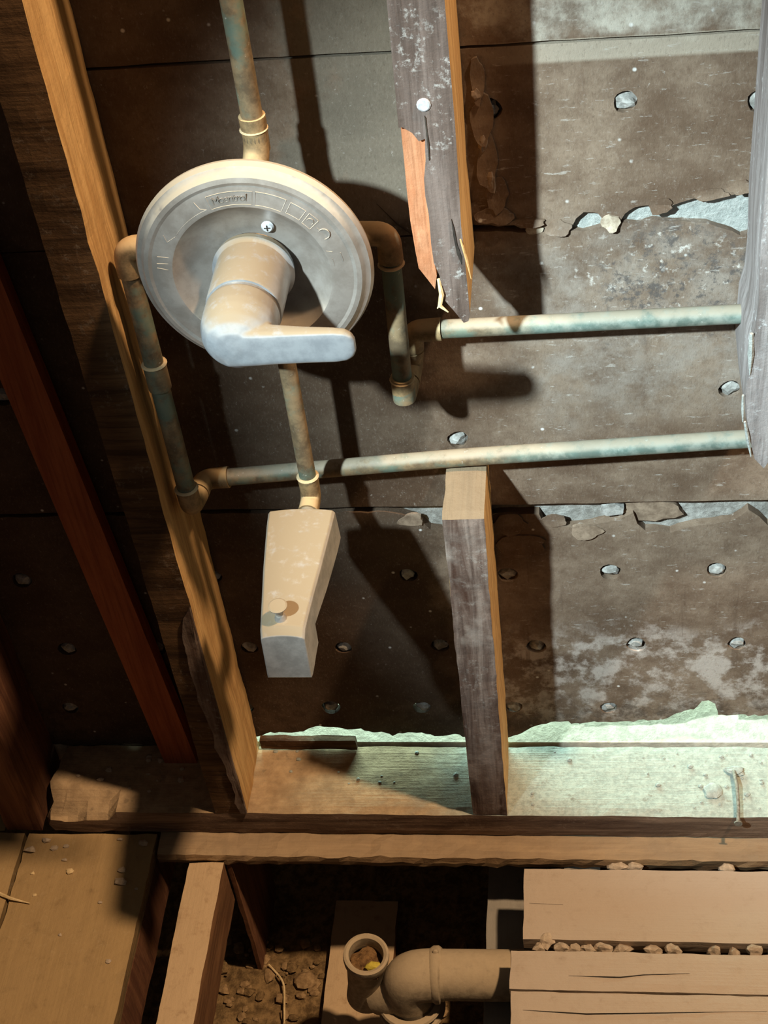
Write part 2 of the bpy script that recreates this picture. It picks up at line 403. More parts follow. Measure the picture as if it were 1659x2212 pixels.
def tube(name, path, rad, mat, parent=None, n=20, smooth=True, base=None):
    V, Fc = tube_data(path, rad, n)
    o = mesh(name, V, Fc, mat, parent, base, None, smooth); return auto(o)
def auto(o, ang=40):
    me = o.data
    bm = bmesh.new(); bm.from_mesh(me)
    for e in bm.edges:
        if len(e.link_faces) == 2: e.smooth = e.calc_face_angle(0) < math.radians(ang)
    for f in bm.faces: f.smooth = True
    bm.to_mesh(me); bm.free(); return o
def lathe(name, prof, c, axis, mat, parent=None, n=48, base=None):
    """prof: (radius, distance along axis) revolved about the line through c"""
    ax = Vector(axis).normalized(); u = ax.orthogonal().normalized(); v = ax.cross(u); c = Vector(c)
    V = []; Fc = []
    for rr, h in prof:
        for k in range(n):
            a = 2 * math.pi * k / n; V.append(c + ax * h + (u * math.cos(a) + v * math.sin(a)) * max(rr, 1e-4))
    for i in range(len(prof) - 1):
        for k in range(n):
            Fc.append([i * n + k, i * n + (k + 1) % n, (i + 1) * n + (k + 1) % n, (i + 1) * n + k])
    o = mesh(name, V, Fc, mat, parent, base); return auto(o, 30)
def lump(name, c, size, mat, parent=None, seed=1, rough=0.3, sub=2, base=None, flat=None):
    bm = bmesh.new(); bmesh.ops.create_icosphere(bm, subdivisions=sub, radius=1)
    V = []
    for v in bm.verts:
        q = v.co.copy(); q *= 1 + rough * nz(q, 1.1, seed) + rough * 0.5 * nz(q, 2.7, seed + 1)
        V.append(Vector(c) + Vector((q.x * size[0], q.y * size[1], q.z * size[2])))
    Fc = [[x.index for x in f.verts] for f in bm.faces]; bm.free()
    return mesh(name, V, Fc, mat, parent, base if (base is not None or parent is not None) else (c[0], c[1], c[2] - size[2]))
def ragged(pts, step=0.25, amp=0.06, seed=1):
    out = []
    for a, b in zip(pts[:-1], pts[1:]):
        L_ = math.hypot(b[0] - a[0], b[1] - a[1]); k = max(1, int(L_ / step))
        for i in range(k):
            s = i / k; q = (a[0] + (b[0] - a[0]) * s, a[1] + (b[1] - a[1]) * s)
            d = noise.noise(Vector((q[0] * 2.3, q[1] * 2.3, seed * 4.7))) * amp * 1.5 + noise.noise(Vector((q[0] * 7, q[1] * 7, seed * 9.1))) * amp
            out.append((q[0] + d * 0.4, q[1] + d))
    out.append(tuple(pts[-1])); return out
def circle(cx, cz, rad, n=14, seed=0):
    return [(cx + rad * (1 + 0.07 * math.sin(seed * 3.1 + 3 * t)) * math.cos(t), cz + rad * (1 + 0.06 * math.cos(seed * 1.7 + 2 * t)) * math.sin(t)) for t in [2 * math.pi * i / n for i in range(n)]]

# ------------------------------------------------------------------ setting: back wall of perforated lath over plaster
wall = tag(rough_box('wall_back', -34, 46, 4.16, 5.0, 2.6, 64, 'plaster_wall', cell=2.0, amp=0.03, base=(0, 0, 0)), kind='structure')
wall['label'] = 'back of a plastered wall covered in brown perforated lath'
T0, T1 = 3.75, 4.14
ROW2_BOT = [(8.75, 26.71), (10.78, 27.07), (11.89, 26.92), (12.63, 26.87), (13.81, 26.66), (14.47, 26.74), (14.63, 27.08), (14.88, 27.32), (15.28, 27.18), (15.5, 26.87), (15.72, 26.68), (16.01, 26.87), (16.14, 27.11), (16.46, 27.35), (16.94, 27.49), (17.38, 27.3), (17.82, 27.46), (18.28, 27.57), (18.6, 27.47), (18.95, 27.6), (19.46, 27.61), (20.46, 27.71), (24, 27.4), (46, 26.9)]
ROW1_TOP = [(10.78, 26.78), (13.81, 26.58), (14.84, 26.56), (16.14, 26.84), (16.55, 26.72), (17.02, 26.9), (17.43, 26.8), (17.99, 26.8), (18.11, 26.71), (18.7, 26.7), (19.2, 26.43), (19.81, 26.22), (20.47, 26.37), (24, 26.5), (46, 26.7)]
ROW0_TOP = [(-34, 14.45), (-3, 14.45), (0.3, 14.45), (2.3, 14.42), (7.15, 14.37), (8.37, 14.0), (8.85, 13.37), (9.35, 13.28), (10.6, 13.9), (11.57, 14.16), (13.05, 14.13), (13.21, 13.52), (14.34, 13.37), (14.96, 13.48), (16.0, 13.7), (16.56, 14.09), (16.74, 13.56), (17.04, 13.16), (17.99, 13.07), (18.85, 13.34), (20.2, 13.55), (20.6, 13.9), (20.81, 14.18), (21.21, 13.74), (21.56, 13.32), (25, 13.7), (46, 14.3)]
ROW0_BOT = [(-34, 0.0), (-6, 0.0), (-1.4, 0.03), (-0.2, 0.5), (0.6, 0.85), (1.8, 0.9), (2.91, 1.37), (4.55, 1.14), (6.18, 0.78), (7.22, 0.88), (8.44, 0.62), (8.97, 0.82), (9.26, 0.59), (11.3, 0.5), (11.83, 0.83), (12.35, 1.31), (13.36, 1.64), (15.36, 1.64), (17.33, 1.8), (18.12, 1.89), (18.5, 2.27), (19.26, 2.58), (19.53, 3.04), (19.82, 3.13), (20.11, 2.94), (20.25, 2.11), (21.4, 2.2), (21.53, 2.02), (22.35, 2.11), (27, 1.6), (46, 1.2)]
R_H = 0.39
def panel(outline, hl, seed, z_lab, wave=0.05):
    outline = ragged(list(outline) + [outline[0]], 0.8, 0.012, seed)[:-1]
    holes = [circle(x, z, R_H * (1 + 0.08 * math.sin(x * 5 + z)), 14, x + z) for x, z in hl]
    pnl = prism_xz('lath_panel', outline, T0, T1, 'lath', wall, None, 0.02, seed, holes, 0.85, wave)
    for i, (x, z) in enumerate(hl):
        k = lump('plaster_key', (x + 0.04 * math.sin(i * 2.3), T0 + 0.22, z - 0.04), (R_H * 0.86, 0.22, R_H * 0.80), 'plaster_gray', pnl, seed + i, 0.5, 2)
    return pnl
rnd = random.Random(4)
def jit(l): return [(x + rnd.uniform(-0.06, 0.06), z + rnd.uniform(-0.06, 0.06)) for x, z in l]
h0 = jit([(3.75 + 4 * k, 10.9) for k in range(-4, 7)] + [(0.6 + 4.03 * k, 6.65) for k in range(-3, 7)] + [(3.65 + 3.98 * k, 2.65) for k in range(-3, 4)])
seg = ragged(ROW0_TOP, 0.3, 0.05, 1)
bot = ragged(ROW0_BOT, 0.18, 0.09, 2)
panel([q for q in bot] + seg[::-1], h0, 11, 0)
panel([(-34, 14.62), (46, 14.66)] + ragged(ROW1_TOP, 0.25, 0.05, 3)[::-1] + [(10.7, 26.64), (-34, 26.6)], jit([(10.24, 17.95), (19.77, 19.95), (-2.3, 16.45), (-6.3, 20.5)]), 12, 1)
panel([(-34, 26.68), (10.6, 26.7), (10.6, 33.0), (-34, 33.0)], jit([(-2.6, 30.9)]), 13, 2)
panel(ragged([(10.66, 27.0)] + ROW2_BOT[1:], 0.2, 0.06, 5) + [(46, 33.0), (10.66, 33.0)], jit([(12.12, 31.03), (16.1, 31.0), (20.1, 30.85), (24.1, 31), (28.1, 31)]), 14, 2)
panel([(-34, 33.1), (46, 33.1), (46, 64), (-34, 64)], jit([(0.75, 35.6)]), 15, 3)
# thick bulge of white plaster squeezed out between the torn courses
def plaster_bead():
    top = [(x, z + 0.12) for x, z in ROW2_BOT if x > 13.5]; bt = [(x, z - 0.1) for x, z in ROW1_TOP if x > 13.5]
    return prism_xz('plaster_bead', top[::-1] + bt, 3.98, 4.3, 'plaster', wall, None, 0.05, 3, (), 0.3, 0.04)
plaster_bead()
# torn paper tongues and flakes still hanging on the sheet
def organic(cx, cz, rx, rz, seed, n=18):
    out = []
    for i in range(n):
        t = 2 * math.pi * i / n; k = 1 + 0.42 * noise.noise(Vector((math.cos(t) * 1.3, math.sin(t) * 1.3, seed * 3.7))) + 0.16 * noise.noise(Vector((math.cos(t) * 5, math.sin(t) * 5, seed * 1.9)))
        out.append((cx + rx * k * math.cos(t), cz + rz * k * math.sin(t)))
    return out
def flap(cx, cz, rx, rz, yf, yb, mat, seed, nm='paper_flap', curl=0.0):
    return prism_xz(nm, organic(cx, cz, rx, rz, seed), yf, yb, mat, wall, None, 0.05, seed, (), 0.16, 0.08, 0, lambda x, z: -curl * max(0, cz - z) / rz)
flap(14.05, 26.75, 0.42, 0.28, 3.685, 3.80, 'lath', 21, curl=0.12)
flap(15.72, 26.88, 0.30, 0.26, 3.685, 3.80, 'paper', 22, curl=0.12)
flap(17.25, 27.42, 0.42, 0.22, 3.685, 3.80, 'lath', 23, curl=0.15)
flap(18.75, 27.75, 0.55, 0.16, 3.685, 3.80, 'lath', 24, curl=0.1)
flap(19.75, 27.95, 0.42, 0.2, 3.685, 3.80, 'lath', 25, curl=0.15)
flap(13.3, 26.72, 0.3, 0.16, 3.685, 3.80, 'paper', 26)
flap(12.3, 12.55, 0.95, 0.62, 3.685, 3.80, 'lath', 31, 'plaster_flake', 0.08)
flap(11.9, 13.65, 0.6, 0.5, 3.685, 3.80, 'lath', 34, 'plaster_flake', 0.05)
flap(14.85, 13.2, 0.6, 0.34, 3.685, 3.80, 'flake', 32, 'plaster_flake', 0.06)
flap(13.6, 13.75, 0.5, 0.3, 3.685, 3.80, 'lath', 33, 'plaster_flake')
flap(15.8, 14.2, 0.42, 0.28, 3.74, 4.10, 'plaster_gray', 39, 'plaster_flake')
flap(17.2, 14.05, 1.1, 0.55, 3.88, 4.14, 'flake', 36, 'plaster_flake')
flap(8.1, 13.95, 0.5, 0.32, 3.685, 3.80, 'flake', 35, 'plaster_flake')
# crumpled torn paper behind the splintered stud
for i, (x, z, rx, rz) in enumerate([(11.75, 32.0, .22, .7), (11.85, 30.7, .34, .75), (11.9, 29.2, .30, .9), (12.15, 28.1, .35, .7), (12.05, 27.35, .6, .3), (13.1, 27.05, .6, .12)]):
    flap(x, z, rx, rz, 3.67, 3.80, 'lath', 50 + i, curl=0.1)
for i, (x, z, sx, sz) in enumerate([(11.7, 31.6, .15, .2), (11.8, 29.9, .16, .3), (12.0, 28.6, .14, .34)]):
    lump('plaster_lump', (x, 3.68, z), (sx, 0.12, sz), 'flake', wall, 40 + i, 0.6, 2)

tube('crack', [(8.3, 3.70, 27.95), (8.9, 3.70, 27.15), (9.35, 3.71, 26.72)], [0.008, 0.02, 0.015], 'black', wall, 5)
# floor of the next room, seen through the gap under the lath
nf = mesh('floor_next_room', [(-34, 3.95, -0.02), (46, 3.95, -0.02), (46, 60, -0.02), (-34, 60, -0.02), (-34, 3.95, -1.4), (46, 3.95, -1.4), (46, 60, -1.4), (-34, 60, -1.4)],
          [[0, 1, 2, 3], [4, 7, 6, 5], [0, 4, 5, 1], [1, 5, 6, 2], [2, 6, 7, 3], [3, 7, 4, 0]], 'green_floor')
tag(nf, 'pale painted floor beyond the gap under the lath', kind='structure')

# ------------------------------------------------------------------ ground of the pit
def ground():
    V = []; Fc = []; nx, ny = 110, 70
    x0, x1, y0, y1 = -34, 46, -30, 16
    for j in range(ny + 1):
        for i in range(nx + 1):
            x = x0 + (x1 - x0) * i / nx; yy = y0 + (y1 - y0) * j / ny
            q = (x, yy, 0); V.append((x, yy, -11.5 + 0.35 * nz(q, 0.6, 3) + 0.18 * nz(q, 2.1, 5)))
    for j in range(ny):
        for i in range(nx):
            a = j * (nx + 1) + i; Fc.append([a, a + 1, a + nx + 2, a + nx + 1])
    return mesh('ground', V, Fc, 'dirt')
tag(ground(), 'dirt and rubble at the bottom of the floor opening', kind='structure')

# ------------------------------------------------------------------ framing
FR = lambda front, side: (lambda ax, s: 0 if (ax == 1 and s < 0) else 2 if (ax == 2 and s > 0) else 1)
def stud(name, x0, x1, z0, z1, mats, label, seed, edit=None, y0=0.0, y1=3.72, cell=0.55, amp=0.035):
    o = empty(name, ((x0 + x1) / 2, 1.85, z0), label, 'stud')
    rough_box('timber', x0, x1, y0, y1, z0, z1, mats + ['cut_end'], cell, amp, 0.8, seed, o, FR(0, 1), edit)
    return o
left = stud('wall_stud', -1.5, 0.0, 0.0, 62, ['stud_dark', 'stud_side'], 'full height wall stud with dark rough face beside the shower valve', 3)
RAG = [(-0.62, 11.6), (-0.66, 10.6), (-0.72, 9.6), (-0.66, 8.7), (-0.74, 7.8), (-0.62, 7.0), (-0.58, 6.2), (-0.5, 5.6), (-0.6, 4.8), (-0.5, 4.1), (-0.36, 3.5), (-0.42, 2.9), (-0.34, 2.2), (-0.3, 1.5), (-0.42, 0.9), (-0.3, 0.1)]
prism_xz('splintered_layer', ragged(RAG, 0.15, 0.05, 8) + [(-0.02, 0.1), (-0.02, 13.2), (-0.4, 12.6)], -0.10, 0.02, 'stud_front_low', left, None, 0.03, 4, (), 0.3, 0.02)
low = stud('wall_stud', 9.79, 11.29, 0.0, 17.5, ['stud_front_low', 'stud_side'], 'short stud sawn off flat just below the lower copper pipe', 5, cell=0.4)
far = stud('wall_stud', -11.4, -9.7, -1.5, 62, ['brown_red', 'brown_red'], 'dark red-brown corner stud standing past the end of the sole plate', 7)
# broken upper stud
up_ = empty('wall_stud', (10.5, 1.85, 26), 'splintered upper stud with a round nail head and a split orange edge', 'stud')
MAIN = [(9.78, 62), (9.78, 36.33), (9.74, 32.6), (9.84, 32.62), (10.1, 32.43), (10.27, 32.16), (10.45, 32.23), (10.42, 31.85), (10.41, 31.57), (10.31, 30.93), (10.3, 30.4), (10.35, 29.78), (10.35, 29.37), (10.34, 28.74), (10.37, 28.11), (10.51, 27.62), (10.51, 27.23), (10.62, 26.68), (10.84, 26.33), (11.12, 25.86), (11.27, 25.91), (11.33, 26.18), (11.3, 28.6), (11.27, 29.32), (11.3, 30.84), (11.32, 32.61), (11.3, 36.2), (11.3, 62)]
prism_xz('timber', MAIN, 0.0, 3.7, ['stud_front', 'stud_side'], up_, None, 0.03, 6, (), 0.4, 0.02, 1)
FRESH = [(9.78, 32.5), (10.05, 32.42), (10.24, 32.16), (10.44, 32.2), (10.40, 31.4), (10.31, 30.76), (10.30, 30.22), (10.35, 29.59), (10.35, 29.18), (10.34, 28.35), (10.40, 27.5), (10.31, 27.03), (10.15, 27.31), (9.88, 27.83), (9.83, 28.42), (9.77, 29.48), (9.77, 30.49), (9.78, 31.48)]
prism_xz('split_edge', FRESH, 0.16, 3.6, 'fresh', up_, None, 0.05, 9, (), 0.22, 0.06)
lathe('nail_head', [(0, -0.06), (0.16, -0.06), (0.2, -0.03), (0.2, 0.03), (0.05, 0.05), (0.05, 0.5)], (10.5, 0, 33.28), (0, 1, 0), 'nail', up_, 14)
prism_xz('crack', [(10.49, 32.95), (10.52, 32.9), (10.55, 32.2), (10.53, 31.6), (10.50, 31.55), (10.50, 32.2)], -0.035, 0.0, 'black', up_)
prism_xz('crack', [(11.0, 29.6), (11.06, 29.3), (11.12, 28.7), (11.22, 28.3), (11.2, 28.0), (11.08, 28.4), (11.02, 29.0)], -0.035, 0.0, 'black', up_)
tube('splinter', [(11.22, -0.02, 28.9), (11.36, -0.06, 28.2), (11.45, -0.05, 27.5)], [0.03, 0.05, 0.01], 'stud_side', up_, 6)
tube('splinter', [(10.46, 0.02, 27.5), (10.52, -0.08, 27.0), (10.44, -0.1, 26.6), (10.68, -0.1, 26.35)], [0.05, 0.08, 0.07, 0.02], 'splinter', up_, 6)
tube('splinter', [(10.44, -0.08, 26.62), (10.36, -0.1, 26.5)], [0.05, 0.02], 'splinter', up_, 6)
# broken stud at the right edge
rs = empty('wall_stud', (20.8, 1.85, 19.5), 'pale weathered broken stud holding the ends of the copper pipes', 'stud')
prism_xz('timber', [(19.95, 62), (19.92, 31.27), (19.92, 28.09), (20.0, 26.12), (19.97, 25.09), (19.84, 24.39), (19.82, 22.56), (20.02, 21.01), (20.27, 20.01), (20.6, 19.55), (21.1, 20.6), (21.4, 21.5), (21.45, 62)], 0.0, 3.7, ['stud_side_gray', 'stud_side_gray'], rs, None, 0.05, 8, (), 0.5, 0.05, 1)
for a, b, w_ in (((19.85, -0.02, 25.1), (19.9, -0.02, 23.5), 0.1), ((19.74, -0.02, 22.7), (19.8, -0.02, 21.6), 0.06), ((19.86, -0.02, 21.6), (20.15, -0.02, 20.1), 0.07)):
    tube('splinter', [a, Vector(a).lerp(Vector(b), 0.5), b], [w_ * 0.6, w_, 0.02], 'plaster', rs, 6)

# sole plate, with a chopped, dusty end by the corner stud
def pl_edit(v):
    if v.x < -6.3 and v.y < 1.2 and v.z > -1.2:
        k = min(1, (-6.3 - v.x) / 0.2); v.z -= k * max(0, 1.2 - v.y) * 1.0 * (0.9 + 0.5 * nz(v, 1.2, 3)) * (1 if v.z > -0.3 else 0.3)
    if v.x < -8.6: v.x += max(0, 0.7 * (0.5 + nz(v, 0.9, 9)))
    return v
plate = rough_box('sole_plate', -9.5, 46, 0.0, 3.72, -1.5, 0.0, ['plate_front', 'plate_top'], 0.42, 0.04, 0.9, 4, None,
                  lambda ax, s: 1 if (ax == 2 and s > 0) else 0, pl_edit, (0, 0, -1.5))
tag(plate, 'long sole plate with a dust-covered top under the studs', 'plate')
# reddish strip leaning behind the left stud
V = []
for (x, yy, z) in ((-2.75, 2.7, 0.0), (-5.2, 3.0, 36.0)):
    V += [(x - 1.5, yy, z), (x, yy, z), (x, yy + 0.7, z), (x - 1.5, yy + 0.7, z)]
red = mesh('wood_strip', V, [[0, 1, 5, 4], [1, 2, 6, 5], [2, 3, 7, 6], [3, 0, 4, 7], [3, 2, 1, 0], [4, 5, 6, 7]], 'red', None, (-3.5, 3, 0))
tag(red, 'reddish wood strip leaning behind the full height stud', 'board')
slat = rough_box('wooden_stick', 0.1, 4.5, 3.42, 3.78, 0.04, 0.72, 'stud_dark', 0.3, 0.03, 1.2, 6)
tag(slat, 'thin brown stick lying along the back of the sole plate', 'stick')

# ------------------------------------------------------------------ floor: ledge, planks, sleepers, joists
floor = empty('floor', (8, -6, -2.25)); floor['kind'] = 'structure'; floor['label'] = 'torn-up plank subfloor around the drain opening'
rough_box('floor_plank', -4.3, 46, -1.15, 3.9, -2.25, -1.52, 'ledge', 0.4, 0.075, 1.6, 8, floor)
def cracks(lines):
    def ed(v):
        if v.z > -1.75:
            for (x0, yy0, x1, yy1, dep) in lines:
                if x0 <= v.x <= x1:
                    yc = yy0 + (yy1 - yy0) * (v.x - x0) / (x1 - x0) + 0.05 * nz((v.x, 0, 0), 1.3, 2)
                    d = abs(v.y - yc)
                    if d < 0.07: v.z -= dep * (1 - d / 0.07)
        return v
    return ed
rough_box('floor_plank', 11.95, 46, -4.98, -1.58, -2.25, -1.5, 'plank', 0.5, 0.03, 0.8, 12, floor)
rough_box('floor_plank', 11.46, 46, -7.22, -5.46, -2.25, -1.5, 'plank', 0.33, 0.03, 0.8, 14, floor)
rough_box('floor_plank', 11.50, 46, -8.95, -7.25, -2.25, -1.52, 'plank', 0.33, 0.03, 0.8, 15, floor)
rough_box('floor_plank', 11.42, 46, -14.5, -9.0, -2.25, -1.5, 'plank', 0.5, 0.03, 0.8, 16, floor)
for pts in (((13.8, -6.58), (15.84, -6.6), (16.75, -6.48), (19.1, -6.33)), ((15.6, -6.62), (16.2, -6.56)), ((12.0, -8.1), (14.5, -8.2), (21.4, -7.9)), ((12.2, -3.3), (13.6, -3.35))):
    pth = [(x, yy, -1.49) for x, yy in pts]
    tube('crack', pth, [0.004] + [0.028] * (len(pth) - 2) + [0.004], 'black', floor, 5)
# boards on the left with the gap between them
rough_box('floor_plank', -10.36, -4.36, -20, -0.05, -2.25, -1.5, 'floor_left', 0.5, 0.04, 0.8, 18, floor)
rough_box('floor_plank', -18, -10.46, -20, -0.05, -2.25, -1.5, 'floor_left', 0.5, 0.04, 0.8, 19, floor)
rough_box('floor_plank', -34, -11.5, 0.0, 3.7, -2.25, -1.5, 'floor_left', 0.6, 0.05, 0.8, 20, floor)

def beam(name, x0, x1, y0, y1, z0, z1, mat, label, seed, matf=None, edit=None):
    o = rough_box(name, x0, x1, y0, y1, z0, z1, mat, 0.5, 0.03, 0.8, seed, None, matf, edit)
    return tag(o, label, 'joist')
beam('floor_joist', -2.83, -1.24, -26, -1.16, -5.0, -2.0, 'joist', 'narrow dusty sleeper running out from under the ledge', 22)
beam('floor_joist', -5.95, -4.38, -26, 3.6, -5.05, -2.27, 'brown_red', 'dark brown joist under the dirty floor boards', 23)
beam('floor_joist', 10.15, 11.85, -26, 8, -11.6, -5.35, 'joist_gray', 'gray joist crossing under the drain pipe', 24)
beam('floor_joist', 13.6, 15.2, -26, 3.6, -11.6, -2.27, 'joist_gray', 'tall gray joist directly under the dusty floor planks', 25)
beam('floor_joist', -1.22, -0.98, -1.1, 3.6, -11.6, -2.27, 'brown_red', 'dark blocking upright below the ledge beside the narrow sleeper', 26)
bd = rough_box('loose_board', 2.25, 5.4, -9, 2.5, -11.5, -10.7, 'joist', 0.5, 0.04, 0.8, 27)
tag(bd, 'loose dusty board lying on the rubble under the drain', 'board')

# ------------------------------------------------------------------ shower valve
VC = Vector((5.08, 0.0, 28.62))
sv = empty('shower_valve', (VC.x, 1.0, VC.z - 3.5), 'dusty round shower valve with a single lever handle', 'valve')
esc = lathe('escutcheon', [(3.45, -0.45), (3.56, -0.50), (3.58, -0.62), (3.50, -0.80), (3.38, -0.86), (3.34, -0.92), (3.26, -1.02), (3.12, -1.06), (3.02, -1.03),
                           (2.90, -1.06), (2.45, -1.15), (2.38, -1.14), (2.30, -1.06), (2.0, -0.78), (1.6, -0.60), (1.15, -0.56), (1.12, -0.5), (3.3, -0.42), (3.45, -0.45)],
            VC, (0, 1, 0), 'chrome', sv, 96)
def on_plate(rad, ang, out=0.0):
    """point on the escutcheon face; ang in degrees clockwise from the top"""
    a = math.radians(ang); yy = -1.06 - (2.90 - rad) * 0.178 - out
    return Vector((VC.x + rad * math.sin(a), yy, VC.z + rad * math.cos(a)))
def arcline(r_, a0, a1, k=10): return [on_plate(r_, a0 + (a1 - a0) * i / k, 0.004) for i in range(k + 1)]
def box_on_plate(a0, a1, r_in, r_out): return arcline(r_out, a0, a1) + arcline(r_in, a1, a0) + [on_plate(r_out, a0, 0.004)]
marks = [box_on_plate(-19, 9, 2.47, 2.86), box_on_plate(11, 29, 2.47, 2.86), box_on_plate(32, 42, 2.5, 2.84), box_on_plate(44.5, 51.5, 2.48, 2.84),
         arcline(2.52, -52, -22), [on_plate(2.52, -22), on_plate(2.62, -26, .004), on_plate(2.86, -27, .004)], [on_plate(2.52, -54), on_plate(2.66, -61, .004), on_plate(2.84, -58, .004)],
         [on_plate(2.5, -72), on_plate(2.85, -74, .004)], [on_plate(2.5, -77), on_plate(2.85, -79, .004)], [on_plate(2.5, -82), on_plate(2.85, -82, .004)],
         arcline(2.66, 54, 56.5, 2), [on_plate(2.45, 71), on_plate(2.6, 73.5, .004)], arcline(2.52, 78, 84, 4), arcline(2.8, 76, 82, 4)]
for m_ in marks: tube('embossed_line', m_, 0.013, 'chrome', esc, 6)
cc = on_plate(2.68, 60); tube('embossed_line', [cc + Vector((0.17 * math.cos(t), -0.004, 0.17 * math.sin(t))) for t in [i * 0.42 for i in range(16)]], 0.02, 'chrome', esc, 6)
cc = on_plate(2.66, 48); tube('embossed_line', [cc + Vector((0.10 * math.cos(t), -0.004, 0.10 * math.sin(t))) for t in [i * 0.42 for i in range(16)]], 0.012, 'chrome', esc, 6)

def text_mesh(ch, size):
    cu = bpy.data.curves.new('letter', 'FONT'); cu.body = ch; cu.size = size; cu.extrude = 0.0004; cu.align_x = 'CENTER'
    o = bpy.data.objects.new('letter', cu); col.objects.link(o)
    bpy.context.view_layer.update()
    me = bpy.data.meshes.new_from_object(o.evaluated_get(bpy.context.evaluated_depsgraph_get()))
    vs = [v.co.copy() for v in me.vertices]; fs = [list(q.vertices) for q in me.polygons]
    bpy.data.objects.remove(o); bpy.data.curves.remove(cu); bpy.data.meshes.remove(me)
    return vs, fs
LV, LF = [], []
word = 'Moentrol'; ang = -16.0
adv = {'M': 4.2, 'o': 3.0, 'e': 3.0, 'n': 3.0, 't': 2.1, 'r': 2.3, 'l': 1.6}
for ch in word:
    w_ = adv[ch]; ang += w_ / 2
    vs, fs = text_mesh(ch, 0.34 * S); a = math.radians(ang); c0 = on_plate(2.57, ang, 0.0)
    ex = Vector((math.cos(a), 0, -math.sin(a))); ez = Vector((math.sin(a), -0.0, math.cos(a)))
    o_ = len(LV); LV += [c0 + ex * (v.x / S) + ez * (v.y / S) + Vector((0, -v.z / S, 0)) - Vector((0, 0.0, 0)) for v in vs]
    LF += [[i + o_ for i in f] for f in fs]; ang += w_ / 2
mesh('embossed_lettering', LV, LF, 'chrome_dark', esc)
# screws in the dish
for dx, dz in ((0.62, 1.42), (-0.62, -1.42)):
    c0 = (VC.x + dx, -0.70, VC.z + dz)
    sw = lathe('screw', [(0.05, 0.2), (0.17, 0.05), (0.19, 0.0), (0.14, -0.07), (0.0, -0.09)], c0, (0, 1, 0), 'nail', esc, 16)
    for dd in ((0.09, 0), (0, 0.09)):
        tube('slot', [(c0[0] - dd[0], -0.795, c0[2] - dd[1]), (c0[0] + dd[0], -0.795, c0[2] + dd[1])], 0.018, 'black', sw, 5)
HX = Vector((5.10, 0, 28.66))
lathe('sleeve', [(1.02, -0.6), (1.2, -0.72), (1.24, -0.95), (1.16, -1.02), (1.13, -1.06), (1.12, -2.86), (1.09, -2.93), (0.9, -2.95)], HX, (0, 1, 0), 'chrome_smooth', sv, 64)
lathe('groove_ring', [(0.9, -2.9), (1.03, -2.93), (1.03, -3.10), (0.9, -3.12)], HX, (0, 1, 0), 'chrome_dark', sv, 64)
def handle():
    bm = bmesh.new()
    def add(V, Fc):
        vs = [bm.verts.new(Vector(v)) for v in V]
        for f in Fc: bm.faces.new([vs[i] for i in f])
    # cup of the handle, with a rounded slanting end
    n = 40; rings = [(1.08, -3.08), (1.10, -3.14), (1.10, -3.65), (1.08, -3.9), (0.98, -4.2), (0.80, -4.42), (0.5, -4.58), (0.15, -4.63)]
    V = []
    for rr, h in rings:
        k = max(0, (-h - 3.6))
        for i in range(n):
            a = 2 * math.pi * i / n; V.append((HX.x + rr * math.cos(a) - 0.06 * k, h, HX.z + rr * math.sin(a) - 0.12 * k))
    Fc = [[i * n + k, i * n + (k + 1) % n, (i + 1) * n + (k + 1) % n, (i + 1) * n + k] for i in range(len(rings) - 1) for k in range(n)]
    Fc += [list(range(n)), list(range((len(rings) - 1) * n, len(rings) * n))[::-1]]
    add(V, Fc)
    # lever blade
    V = []; st = [(4.75, 0.66, 0.42, -4.16), (5.4, 0.62, 0.40, -4.22), (6.2, 0.57, 0.30, -4.30), (7.1, 0.55, 0.22, -4.36), (7.9, 0.54, 0.18, -4.40), (8.2, 0.50, 0.17, -4.40), (8.38, 0.38, 0.15, -4.40), (8.47, 0.2, 0.11, -4.40)]
    m = 24
    for x, hz, hy, yc in st:
        for i in range(m):
            a = 2 * math.pi * i / m; ca, sa = math.cos(a), math.sin(a)
            e = 0.45
            V.append((x, yc + hy * math.copysign(abs(ca) ** e, ca), 28.46 + hz * math.copysign(abs(sa) ** e, sa)))
    Fc = [[i * m + k, i * m + (k + 1) % m, (i + 1) * m + (k + 1) % m, (i + 1) * m + k] for i in range(len(st) - 1) for k in range(m)]
    Fc += [list(range(m)), list(range((len(st) - 1) * m, len(st) * m))[::-1]]
    add(V, Fc)
    bmesh.ops.recalc_face_normals(bm, faces=bm.faces)
    me = bpy.data.meshes.new('tmp'); bm.to_mesh(me); bm.free()
    o = bpy.data.objects.new('tmp', me); col.objects.link(o)
    rm = o.modifiers.new('r', 'REMESH'); rm.mode = 'VOXEL'; rm.voxel_size = 0.045
    sm = o.modifiers.new('s', 'SMOOTH'); sm.factor = 0.5; sm.iterations = 7
    bpy.context.view_layer.update()
    ev = bpy.data.meshes.new_from_object(o.evaluated_get(bpy.context.evaluated_depsgraph_get()))
    V = [v.co.copy() for v in ev.vertices]; Fc = [list(q.vertices) for q in ev.polygons]
    bpy.data.objects.remove(o); bpy.data.meshes.remove(me); bpy.data.meshes.remove(ev)
    return mesh('lever_handle', V, Fc, 'chrome_smooth', sv, None, None, True)
handle()
rough_box('valve_body', 4.35, 5.85, 0.2, 1.35, 27.8, 29.5, 'fitting', 0.4, 0.05, 1.0, 2, sv)
tube('valve_stem', [(5.1, 0.3, 28.64), (5.1, -0.7, 28.64)], 0.6, 'fitting', sv, 24)

